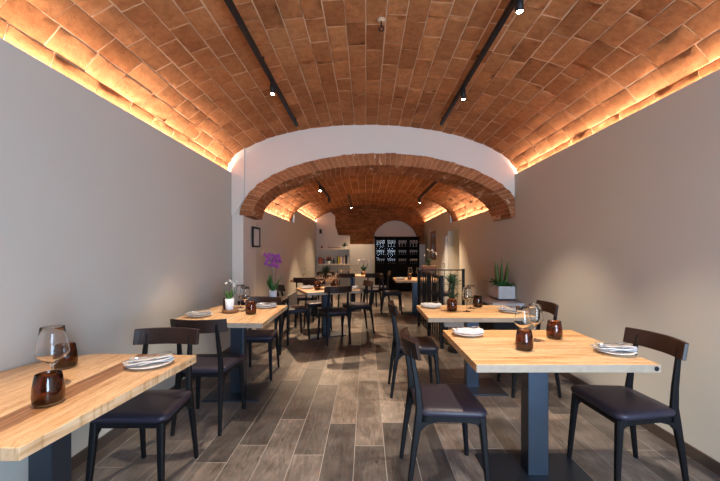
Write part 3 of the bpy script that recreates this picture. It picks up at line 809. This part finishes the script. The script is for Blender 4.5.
# console below it
t = thing('console_table', 'black console table with thin legs beneath the purple orchid', 'table', (-1.36, 4.72, 0))
bevel(MB().box((-.28, -.26, .66), (.28, .22, .69)).build('tabletop', M['brownwood'], t), .003)
MB().box((-.26, -.24, .615), (.26, .20, .66)).build('apron', M['black'], t)
for sx in (-1, 1):
    for sy, yy in ((0, -.235), (1, .195)):
        MB().box((sx*.26-.014, yy-.014, 0), (sx*.26+.014, yy+.014, .66)).build('leg', M['black'], t)
for sx in (-1, 1): MB().box((sx*.26-.008, -.235, .22), (sx*.26+.008, .195, .245)).build('stretcher', M['black'], t)
# wood slice and small white pot on the second left table
sl = MB().lathe([(0, 0), (.070, 0), (.076, .004), (.078, .02), (.074, .028), (0, .028)], 22).build('wood_slice', [M['bark'], M['walnut']], loc=(-1.30, 3.36, Z))
tag(sl, 'round slice of tree trunk under the small white pot', 'wood slice')
orchid('potted_orchid', 'small white pot with green leaves and white blossoms on the wood slice', (-1.31, 3.36, Z+.0285), .042, .105, M['pot'], 6,
       [(0, .02, .14)], [(-.02, .15), (.03, .16), (.06, .14), (.045, .12), (.0, .17), (.075, .165)], M['petalwhite'], .014, 9, stemh=.26)
# spiky plant in the brown glass
t = thing('spiky_plant', 'dark spiky plant standing in the brown glass on the second right table', 'plant', (.845, 3.44, Z+.0115))
mb = MB(); rd = random.Random(3)
mb.tube([(0, 0, 0), (.004, 0, .12), (-.002, .003, .26)], [.004, .004, .003], 6)
mb.build('stem', M['stem'], t)
mb = MB()
for cz, n_, L in ((.11, 34, .115), (.20, 14, .09), (.25, 60, .135)):
    for i in range(n_):
        a = rd.uniform(0, 2*PI); e = rd.uniform(-.1, 1.3); l = L*rd.uniform(.55, 1)
        if cz < .15: e = rd.uniform(.35, 1.35); l *= .9
        mb_t = (l*math.cos(a)*math.cos(e), l*math.sin(a)*math.cos(e), cz+l*math.sin(e))
        leaf(mb, (0, 0, cz), mb_t, .010, 0, rd.uniform(-.15, .15), 4)
mb.build('leaves', M['leafdark'], t)
# planter on the grey ledge by the right wall
t = thing('ledge_cabinet', 'low black cabinet with a grey stone top against the right wall', 'cabinet', (1.885, 4.97, 0))
bevel(MB().box((-.21, -.35, .60), (.208, .35, .64)).build('stone_top', M['stone'], t), .004)
MB().box((-.18, -.32, 0), (.19, .34, .60)).build('body', M['blackmetal'], t)
for i in (0, 1): MB().box((-.19, -.31+i*.325, .04), (-.18, .005+i*.325, .58)).build('door', M['black'], t)
t = thing('succulent_planter', 'pale rectangular planter of snake plants on the grey ledge, right wall', 'planter', (1.965, 5.08, .6405))
mb = MB(); w, d, h = .115, .20, .195
mb.box((-w, -d, 0), (w, d, .02)); mb.box((-w, -d, 0), (-w+.015, d, h)); mb.box((w-.015, -d, 0), (w, d, h)); mb.box((-w+.015, -d, 0), (w-.015, -d+.015, h)); mb.box((-w+.015, d-.015, 0), (w-.015, d, h))
mb.build('box', M['potgrey'], t); MB().box((-w+.015, -d+.015, .1), (w-.015, d-.015, h-.012)).build('soil', M['soil'], t)
mb = MB(); rd = random.Random(8)
for bx, by, tx, ty, tz in ((-.06, -.08, -.13, -.10, .55), (-.05, -.02, -.10, -.0, .50), (-.01, -.05, -.02, -.06, .60), (.0, 0, .01, .02, .53), (.03, -.06, .07, -.08, .545), (.04, .0, .088, .0, .52), (-.02, .05, -.03, .08, .50), (.01, -.1, .05, -.14, .45), (-.03, .1, -.05, .13, .46)):
    leaf(mb, (bx, by, h-.03), (tx, ty, tz), .017, 0, rd.uniform(-.05, .05), 8, up=(rd.uniform(-.3, .3), 1, 0), th=.003)
mb.build('snake_plant_leaves', [M['leafgrey']], t)
mb = MB()
for i in range(90):
    a = rd.uniform(0, 2*PI); cx_, cy_ = rd.choice(((-.07, -.14), (.05, -.15), (-.07, .02), (.04, .1), (-.02, -.1))); l = rd.uniform(.05, .10)
    leaf(mb, (cx_, cy_, h-.01), (cx_+l*1.2*math.cos(a), cy_+l*1.2*math.sin(a), h+rd.uniform(-.05, .10)), .024, 0, .2, 4)
mb.build('rosette_leaves', M['leaf'], t)
mb = MB(); mb.tube([(-.07, -.05, h), (-.13, -.06, h+.05), (-.20, -.05, h+.05), (-.28, -.04, h+.075)], .002, 5)
for i in range(9):
    x = -.09-.022*i; leaf(mb, (x, -.055, h+.045), (x-.012, -.055+rd.uniform(-.03, .03), h+.045+rd.uniform(-.035, .035)), .012, 0, .1, 3)
mb.build('trailing_stem', M['leafdark'], t)
# bushy plant on the table behind the centre table
t = thing('bushy_plant', 'bushy dark green plant in a glass pot below the bookshelves', 'plant', (-.86, 7.5, Z))
MB().lathe([(0, 0), (.05, 0), (.06, .06), (.055, .11), (.05, .11), (.05, .02), (0, .02)], 16).build('pot', M['amber'], t)
mb = MB()
for i in range(60):
    a = rd.uniform(0, 2*PI); e = rd.uniform(.1, 1.5); l = rd.uniform(.14, .25)
    leaf(mb, (0, 0, .09), (l*math.cos(a)*math.cos(e), l*math.sin(a)*math.cos(e), .1+l*math.sin(e)), .010, 0, rd.uniform(-.3, 0), 4)
mb.build('leaves', M['leafdark'], t)
# bare-stemmed orchid on the rear table
orchid('potted_orchid', 'tall dark-stemmed orchid in a brown pot on the narrow rear table', (-.05, 8.7, Z), .055, .09, M['walnut'], 8,
       [(-.01, .10, .26), (.01, -.12, .27), (0, 0, .28)], [(-.14, .27), (-.10, .28), (.09, .27), (.13, .26), (0, .29)], M['petalwhite'], .018, 15, leafm=M['leafdark'], stemh=.45)
# wooden planter on a stand in front of the back part of the right wall
t = thing('flower_stand', 'tall wooden stand behind the stair railing carrying the white orchid', 'plant stand', (1.50, 8.3, 0))
bevel(MB().box((-.15, -.12, .86), (.15, .12, .98)).build('box_top', M['walnut'], t), .004)
for sx in (-1, 1):
    for sy in (-1, 1): MB().box((sx*.13-.012, sy*.10-.012, 0), (sx*.13+.012, sy*.10+.012, .86)).build('leg', M['black'], t)
orchid('potted_orchid', 'white orchid with drooping dark leaves on the tall wooden stand', (1.48, 8.3, .9805), .05, .05, M['leafdark'], 10,
       [(-.0, -.03, .33), (.02, .14, .30)], [(-.02, .33), (-.1, .20), (.03, .30), (.12, .27), (.17, .25), (.09, .31), (.20, .22)], M['petalwhite'], .020, 19, leafm=M['leafdark'], stemh=.34)
# floor plant by the railing
t = thing('floor_plant', 'green plant on the floor at the foot of the stair railing', 'plant', (1.16, 4.62, 0))
MB().lathe([(0, 0), (.07, 0), (.09, .12), (.082, .12), (.07, .02), (0, .02)], 16).build('pot', M['soil'], t)
mb = MB()
for i in range(40):
    a = rd.uniform(0, 2*PI); e = rd.uniform(0, 1.4); l = rd.uniform(.09, .17)
    leaf(mb, (0, 0, .10), (l*math.cos(a)*math.cos(e), l*math.sin(a)*math.cos(e), .1+l*math.sin(e)), .02, 0, -.2, 4)
mb.build('leaves', M['leafgrey'], t)
t = thing('low_bench', 'low pale grey bench seen beneath the second right table', 'bench', (1.28, 5.05, 0))
MB().box((-.17, -.12, .26), (.20, .12, .36)).build('seat', M['stone'], t)
for sx in (-1, 1): MB().box((sx*.15-.015+.015, -.10, 0), (sx*.15+.015+.015, .10, .26)).build('leg', M['blackmetal'], t)

# ------------------------------------------------------------------ stair railings
def railing(label, a, b, n, h, posts, barw=.012, railw=.016):
    a, b = Vector((*a, 0)), Vector((*b, 0)); d = b-a; L = d.length; ang = math.atan2(d.y, d.x)
    t = thing('stair_railing', label, 'railing', tuple(a), ang, 'black stair railings')
    MB().box((0, -railw/2, h-.02), (L, railw/2, h)).build('top_rail', M['blackmetal'], t)
    MB().box((0, -railw/2, .08), (L, railw/2, .10)).build('bottom_rail', M['blackmetal'], t)
    for f in posts: MB().box((f*L-.022, -.022, 0), (f*L+.022, .022, h+.01)).build('post', M['blackmetal'], t)
    for i in range(1, n):
        x = L*i/n; MB().box((x-barw/2, -barw/2, .10), (x+barw/2, barw/2, h-.02)).build('bar', M['blackmetal'], t)
    return t
railing('black barred stair railing running away from the camera beside the aisle', (1.035, 4.78), (.935, 6.20), 12, .985, (0, .5, 1), barw=.016)
railing('thin black railing crossing behind the spiky plant', (.96, 6.26), (1.74, 6.26), 7, 1.0, (1,), barw=.008, railw=.010)

# ------------------------------------------------------------------ back of the room
# black glazed cabinet
CY = YE-.95
t = thing('glass_cabinet', 'tall black cabinet with four glazed bays in front of the back wall', 'cabinet', (1.04, CY, 0))
CW, CHh, CD = .74, 1.80, .36
mb = MB(); mb.box((-CW, 0, 0), (CW, CD, .92)); mb.box((-CW, CD-.02, .92), (CW, CD, CHh))
mb.box((-CW, 0, .92), (-CW+.03, CD, CHh)); mb.box((CW-.03, 0, .92), (CW, CD, CHh)); mb.box((-CW-.04, -.03, CHh-.03), (CW+.05, CD, CHh+.01))
for i in (1, 2, 3): mb.box((-CW+i*CW/2-.012, 0, .92), (-CW+i*CW/2+.012, CD, CHh))
mb.build('body', M['cabinet'], t)
for z in (1.21, 1.47): MB().box((-CW+.03, .02, z-.008), (CW-.03, CD-.02, z)).build('shelf', M['cabinet'], t)
for i in range(4):
    x0 = -CW+i*CW/2; x1 = x0+CW/2; mb = MB()
    for a, b in (((x0+.006, .93), (x0+.046, CHh-.035)), ((x1-.046, .93), (x1-.006, CHh-.035)), ((x0+.046, .93), (x1-.046, .96)), ((x0+.046, CHh-.065), (x1-.046, CHh-.035))):
        mb.box((a[0], -.022, a[1]), (b[0], -.002, b[1]))
    d = mb.build('door', M['cabinet'], t)
    MB().box((x0+.045, -.014, .955), (x1-.045, -.011, CHh-.06)).build('pane', M['doorglass'], d)
    MB().box((x0+.006, -.02, .06), (x1-.006, -.002, .90)).build('lower_door', M['cabinet'], t)
M['cupglass'] = mat('pale_glassware', (.62, .66, .72), .12, spec=.9)
def make_goblet():
    return MB().lathe([(0, 0), (.026, 0), (.024, .003), (.004, .006), (.004, .06), (.024, .085), (.031, .105), (.027, .15), (.024, .15), (.027, .105), (0, .07)], 12).build('wine_glass', M['cupglass'])
SG = Proto(tag(make_goblet(), '', 'wine glass'))
bays = ['leftmost', 'second from left', 'third from left', 'rightmost']
rowsn = ['top', 'middle', 'lower']
for i in range(4):
    for r, z in enumerate((1.4705, 1.2105, .9205)):
        for j in range(4 if r else 3):
            x = 1.04-CW+i*CW/2+(.085+j*.066 if r else .085+j*.1)
            for q, yy in enumerate((.09, .22)):
                if r and q: continue
                o = SG.put((x, CY+yy, z), 0, ('front ' if not q else 'rear ')*(r == 0)+'row glass on the %s shelf, %s bay of the black cabinet' % (rowsn[r], bays[i]), 'glasses in the %s bay, %s shelf %d' % (bays[i], rowsn[r], q), 1.5 if r == 0 else 1.02)
# shelves on the left of the back wall
def shelf(z, label):
    o = MB().box((-1.70, YE-.36, z-.035), (-.578, YE-.062, z)).build('wall_shelf', M['shelfwhite']); tag(o, label, 'shelf', 'cream wall shelves'); return o
SZ1, SZ2 = 1.445, .865
# shelf heights measured at their front edges
SZ1 = 1.33+2.6/350*(YE-.36); SZ2 = 1.33-13.0/350*(YE-.36)
shelf(SZ1, 'upper cream wall shelf on the back wall, holding an ornament and small pot')
shelf(SZ2, 'lower cream wall shelf on the back wall with the row of books')
books = [(-1.66, .032, .235, (.20, .035, .025), 'dark red book at the left end of the lower shelf'), (-1.62, .035, .23, (.50, .11, .05), 'orange-red book, second from the left on the lower shelf'),
         (-1.575, .03, .225, (.42, .10, .05), 'red book, third from the left on the lower shelf'), (-1.535, .035, .20, (.25, .07, .05), 'brownish red book, fourth from the left on the lower shelf'), (-1.49, .03, .18, (.10, .05, .12), 'short purple book left of the flower pot on the shelf'),
         (-1.005, .03, .27, (.03, .035, .02), 'black book right of the flower pot on the lower shelf'), (-.965, .035, .27, (.42, .48, .05), 'lime green book on the lower shelf'), (-.92, .03, .26, (.60, .26, .05), 'orange book next to the lime green one'),
         (-.87, .05, .28, (.62, .56, .50), 'cream book in the middle of the right-hand row'), (-.81, .03, .27, (.25, .20, .30), 'violet-grey book right of the cream one'), (-.765, .035, .26, (.55, .50, .46), 'pale grey book left of the black volume'),
         (-.70, .055, .31, (.015, .015, .02), 'thick black volume near the right end of the shelf'), (-.62, .035, .29, (.55, .60, .66), 'pale blue book at the right end of the lower shelf')]
for i, (x, w, h, c, l) in enumerate(books):
    t = thing('book', l, 'book', (x, YE-.21, SZ2+.0005), 0, 'books on the lower wall shelf')
    m = mat('book_cover_%d' % i, c, .6)
    mb = MB(); mb.box((-w/2, -.08, 0), (w/2, -.076, h)); mb.box((-w/2, -.076, 0), (-w/2+.003, .08, h)); mb.box((w/2-.003, -.076, 0), (w/2, .08, h)); mb.build('cover', m, t)
    MB().box((-w/2+.003, -.076, .004), (w/2-.003, .076, h-.004)).build('pages', M['paper'], t)
def small_plant(label, loc, pr, ph, potm, n, L, seed, lm='leafdark', red=False):
    rd = random.Random(seed); t = thing('potted_plant', label, 'plant', loc)
    MB().lathe([(0, 0), (pr*.8, 0), (pr, ph), (pr*.9, ph), (pr*.8, ph*.8), (0, ph*.8)], 14).build('pot', potm, t)
    mb = MB()
    for i in range(n):
        a = rd.uniform(0, 2*PI); e = rd.uniform(.0, 1.4); l = rd.uniform(.6, 1)*L
        leaf(mb, (0, 0, ph*.8), (l*math.cos(a)*math.cos(e), l*math.sin(a)*math.cos(e)*.7, ph+l*math.sin(e)), .022, 0, -.2, 4)
    mb.build('leaves', M[lm], t)
    if red:
        mb = MB()
        for i in range(7): flower(mb, (rd.uniform(-.09, .09), -.04, ph+rd.uniform(.06, .17)), .025, 0, rd)
        mb.build('blossoms', mat('red_petal', (.45, .05, .03), .5), t)
small_plant('flowering pot plant between the books on the lower wall shelf', (-1.31, YE-.22, SZ2+.0005), .065, .10, M['pot'], 34, .17, 2, red=True)
small_plant('small dark plant in a pale pot on the right of the upper wall shelf', (-.74, YE-.22, SZ1+.0005), .05, .09, M['pot'], 22, .16, 6)
BT.put((-1.14, YE-.21, SZ2+.0005), 0, 'dark bottle right of the flowering pot on the lower shelf', 'bottles on the wall shelves', 1.0)
j = MB().lathe([(0, 0), (.03, 0), (.034, .02), (.034, .06), (.024, .075), (.026, .085), (0, .085)], 14).build('jar', mat('dark_red_glaze', (.14, .03, .02), .3), loc=(-1.56, YE-.22, SZ1+.0005)); tag(j, 'small dark red jar on the left of the upper wall shelf', 'jar')
t = thing('model_boat', 'long low wooden ornament on the upper wall shelf', 'ornament', (-1.12, YE-.22, SZ1+.0005))
mb = MB(); mb.loft([[(x, -.02-w, .03), (x, 0, 0), (x, .02+w, .03), (x, 0, .035)] for x, w in ((-.24, -.018), (-.15, .005), (0, .015), (.15, .005), (.24, -.018))], 0, False, True); mb.build('hull', M['walnut'], t)
MB().tube([(-.2, 0, .03), (-.2, 0, .17)], .004, 6).build('mast', M['stem'], t)
sp_ = thing('wall_speaker', 'small grey loudspeaker high on the left of the back wall', 'speaker', (-1.62, YE-.061, 1.95))
MB().box((-.045, -.08, 0), (.045, 0, .16)).build('cabinet', mat('speaker_grey', (.25, .24, .23), .6), sp_)
MB().box((-.037, -.084, .01), (.037, -.08, .15)).build('grille', M['blackmetal'], sp_)
# framed mirror on the right wall
t = thing('wall_mirror', 'narrow wooden-framed dark mirror on the right wall near the back', 'mirror', (XR, 10.85, 1.06))
mb = MB(); H_ = .88; D_ = .40
for a, b in (((-D_, 0), (-D_+.07, H_)), ((D_-.07, 0), (D_, H_)), ((-D_+.07, 0), (D_-.07, .07)), ((-D_+.07, H_-.07), (D_-.07, H_))): mb.box((-.03, a[0], a[1]), (0, b[0], b[1]))
mb.build('frame', M['walnut'], t); MB().box((-.012, -D_+.07, .07), (-.004, D_-.07, H_-.07)).build('glass', M['mirror'], t)
o = MB().box((-.03, -.03, 0), (0, .03, .09)).build('motion_sensor', M['door'], loc=(XR, 11.4, 1.93)); tag(o, 'small white sensor on the right wall above the olive door', 'sensor')
# small framed picture on the pier
t = thing('picture_frame', 'small black-framed print on the side of the left pier', 'picture', (-1.645, 5.22, 1.385))
mb = MB()
for a, b in (((-.17, 0), (-.145, .30)), ((.145, 0), (.17, .30)), ((-.145, 0), (.145, .025)), ((-.145, .275), (.145, .30))): mb.box((0, a[0], a[1]), (.02, b[0], b[1]))
mb.build('frame', M['blackmetal'], t); MB().box((.002, -.145, .025), (.008, .145, .275)).build('print', M['paper'], t)
# grey sideboard beyond the console
t = thing('wooden_partition', 'low grey wooden partition panel left of the centre table', 'partition', (-1.23, 5.84, 0))
bevel(MB().box((-.02, -.34, .32), (.02, .32, .63)).build('panel', M['greywood'], t), .003)
for sy in (-.30, .28): MB().box((-.018, sy-.02, 0), (.018, sy+.02, .32)).build('leg', M['black'], t)

# ------------------------------------------------------------------ ceiling fittings
def vault_z(x, a, b, n, z0):
    return z0 + b*(1-abs((x-CX)/a)**n)**(1/n)
def spot(loc, aim, label, power, grp='track spotlights', size=70):
    t = thing('spotlight', label, 'spotlight', loc, 0, grp)
    d = (Vector(aim)-Vector(loc)).normalized()
    q = d.to_track_quat('-Z', 'Y').to_matrix().to_4x4()
    MB().box((-.012, -.03, -.028), (.012, .03, 0)).build('adapter', M['blackmetal'], t)
    MB().tube([(0, 0, -.028), (0, 0, -.05)], .006, 8).build('stem', M['blackmetal'], t)
    R = Matrix.Translation((0, 0, -.065)) @ q
    b = MB(); b.lathe([(0, .055), (.020, .055), (.024, .048), (.025, -.040), (.021, -.040), (.021, -.030), (0, -.030)], 16, mtx=R); b.build('lamp_body', M['blackmetal'], t)
    b = MB(); b.lathe([(0, -.0385), (.019, -.0385), (.020, -.034), (0, -.031)], 14, mtx=R); b.build('lens', M['lens'], t)
    if power:
        l = bpy.data.lights.new('spot', 'SPOT'); l.energy = power; l.color = (1, .80, .58) if loc[1] < 5 else (1, .70, .44); l.spot_size = math.radians(size); l.spot_blend = .6; l.shadow_soft_size = .03
        o = bpy.data.objects.new('spot_light', l); COL.objects.link(o)
        o.location = Vector(loc)+Vector((0, 0, -.065))+d*.05; o.rotation_euler = d.to_track_quat('-Z', 'Y').to_euler()
def track(x, y0, y1, z, label):
    t = thing('track_rail', label, 'track', (x, y0, z), 0, 'black lighting tracks')
    bevel(MB().box((-.018, 0, -.035), (.018, y1-y0, 0)).build('rail', M['blackmetal'], t), .002)
    n = max(2, int((y1-y0)/1.2))
    for i in range(n+1):
        y = .06+(y1-y0-.12)*i/n
        MB().tube([(0, y, 0), (0, y, .07)], .006, 6).build('hanger', M['blackmetal'], t)
    return t
zt = vault_z(-.87, 2.02, .715, 2, 2.35)-.055
zr = vault_z(.95, 2.02, .715, 2, 2.35)-.055
track(-.86, -1.2, 4.36, zt, 'long black lighting track on the left of the nearest vault')
track(.95, -1.2, 4.42, zr, 'long black lighting track on the right of the nearest vault')
spot((-.86, 3.22, zt-.035), (-.85, 3.1, 0), 'lit black spotlight on the left track of the nearest vault', 180, size=62)
spot((.95, 3.42, zr-.035), (1.2, 3.5, 0), 'lit black spotlight on the right track, farther from the camera', 180)
spot((.95, 2.17, zr-.035), (1.1, 2.1, 0), 'lit black spotlight on the right track, nearest the camera', 180)
spot((-.86, .9, zt-.035), (-.75, 1.5, 0), 'added unseen spotlight on the left track above the camera', 170, size=58)  # out-of-view lamp, added for more light on the left side
spot((.95, .3, zr-.035), (.3, 1.0, 0), 'added unseen spotlight on the right track behind the camera', 95)  # another lamp out of view, added to brighten the near aisle
z2 = 2.64
track(-.90, 6.45, 8.65, z2, 'black lighting track on the left of the second vault')
track(1.30, 6.40, 8.65, z2, 'black lighting track on the right of the second vault')
spot((-.90, 6.85, z2-.035), (-.5, 5.7, 0), 'nearer lit spotlight on the left track of the second vault', 380, size=72)
spot((-.90, 8.5, z2-.035), (-.6, 8.9, 0), 'farther lit spotlight on the left track of the second vault', 260, size=84)
spot((1.30, 8.5, z2-.035), (1.4, 8.3, 0), 'spotlight at the far end of the right track in the second vault', 330, size=95)
z3 = 2.93
track(-.50, 9.7, 12.0, z3, 'short black lighting track in the farthest vault')
spot((-.50, 11.9, z3-.035), (-.3, 10.9, 0), 'spotlight at the end of the track in the farthest vault', 190, size=110)
# iron hook at the crown
t = thing('ceiling_hook', 'small iron ring hook hanging from the crown of the nearest vault', 'hook', (.115, 2.62, vault_z(.115, 2.02, .715, 2, 2.35)-.004))
MB().lathe([(0, -.012), (.03, -.010), (.034, 0), (0, 0)], 12).build('plaster_patch', M['mortar'], t)
MB().tube([(0, 0, -.01), (0, 0, -.05)], .005, 8).build('shank', M['blackmetal'], t)
MB().tube([(.018*math.sin(a), 0, -.068+.018*math.cos(a)) for a in np.linspace(.0, 2*PI, 17)], .0045, 8).build('ring', M['blackmetal'], t)

# ------------------------------------------------------------------ lights
def area(loc, rot, sx, sy, e, col, name='area'):
    l = bpy.data.lights.new(name, 'AREA'); l.shape = 'RECTANGLE'; l.size = sx; l.size_y = sy; l.energy = e; l.color = col
    o = bpy.data.objects.new(name, l); COL.objects.link(o); o.location = loc; o.rotation_euler = rot; return o
WARM = (1, .83, .69)
PWR = 9.0    # watts per metre of strip
for y0, y1, zt_ in ((Y0, YA, ZT), (YB+.05, YC, ZM), (YC+.08, YE, ZT)):
    for s in (-1, 1):
        if s > 0 and y0 == Y0: zt_, y1 = ZTR, y1+.15
        if zt_ == ZM: y1 -= .28
        x = XL-.046 if s < 0 else XR+.044
        area((x, (y0+y1)/2, zt_-.035), (PI, 0, 0), .03, y1-y0, PWR*(y1-y0)*(1.0 if y0 == Y0 else 1.25), WARM, 'cove_strip')
area(((WX0+WX1)/2, Y0-.02, (WZ0+WZ1)/2), (PI/2, 0, 0), WX1-WX0, WZ1-WZ0, 200, (.52, .73, 1), 'window_daylight')
w = bpy.data.worlds.new('world'); S.world = w; w.use_nodes = True
w.node_tree.nodes['Background'].inputs[0].default_value = (.5, .6, .8, 1); w.node_tree.nodes['Background'].inputs[1].default_value = .3

# ------------------------------------------------------------------ camera
cam = bpy.data.cameras.new('camera'); co = bpy.data.objects.new('camera', cam); COL.objects.link(co)
co.location = (0, 0, 1.33); co.rotation_euler = (PI/2, 0, 0)
cam.sensor_width = 36; cam.lens = 17.5; cam.shift_x = -6/720; cam.shift_y = 10.5/720; cam.clip_start = .02
S.camera = co
S.view_settings.view_transform = 'Standard'; S.view_settings.look = 'None'; S.view_settings.exposure = .2; S.view_settings.gamma = 1
S.view_settings.use_curve_mapping = False
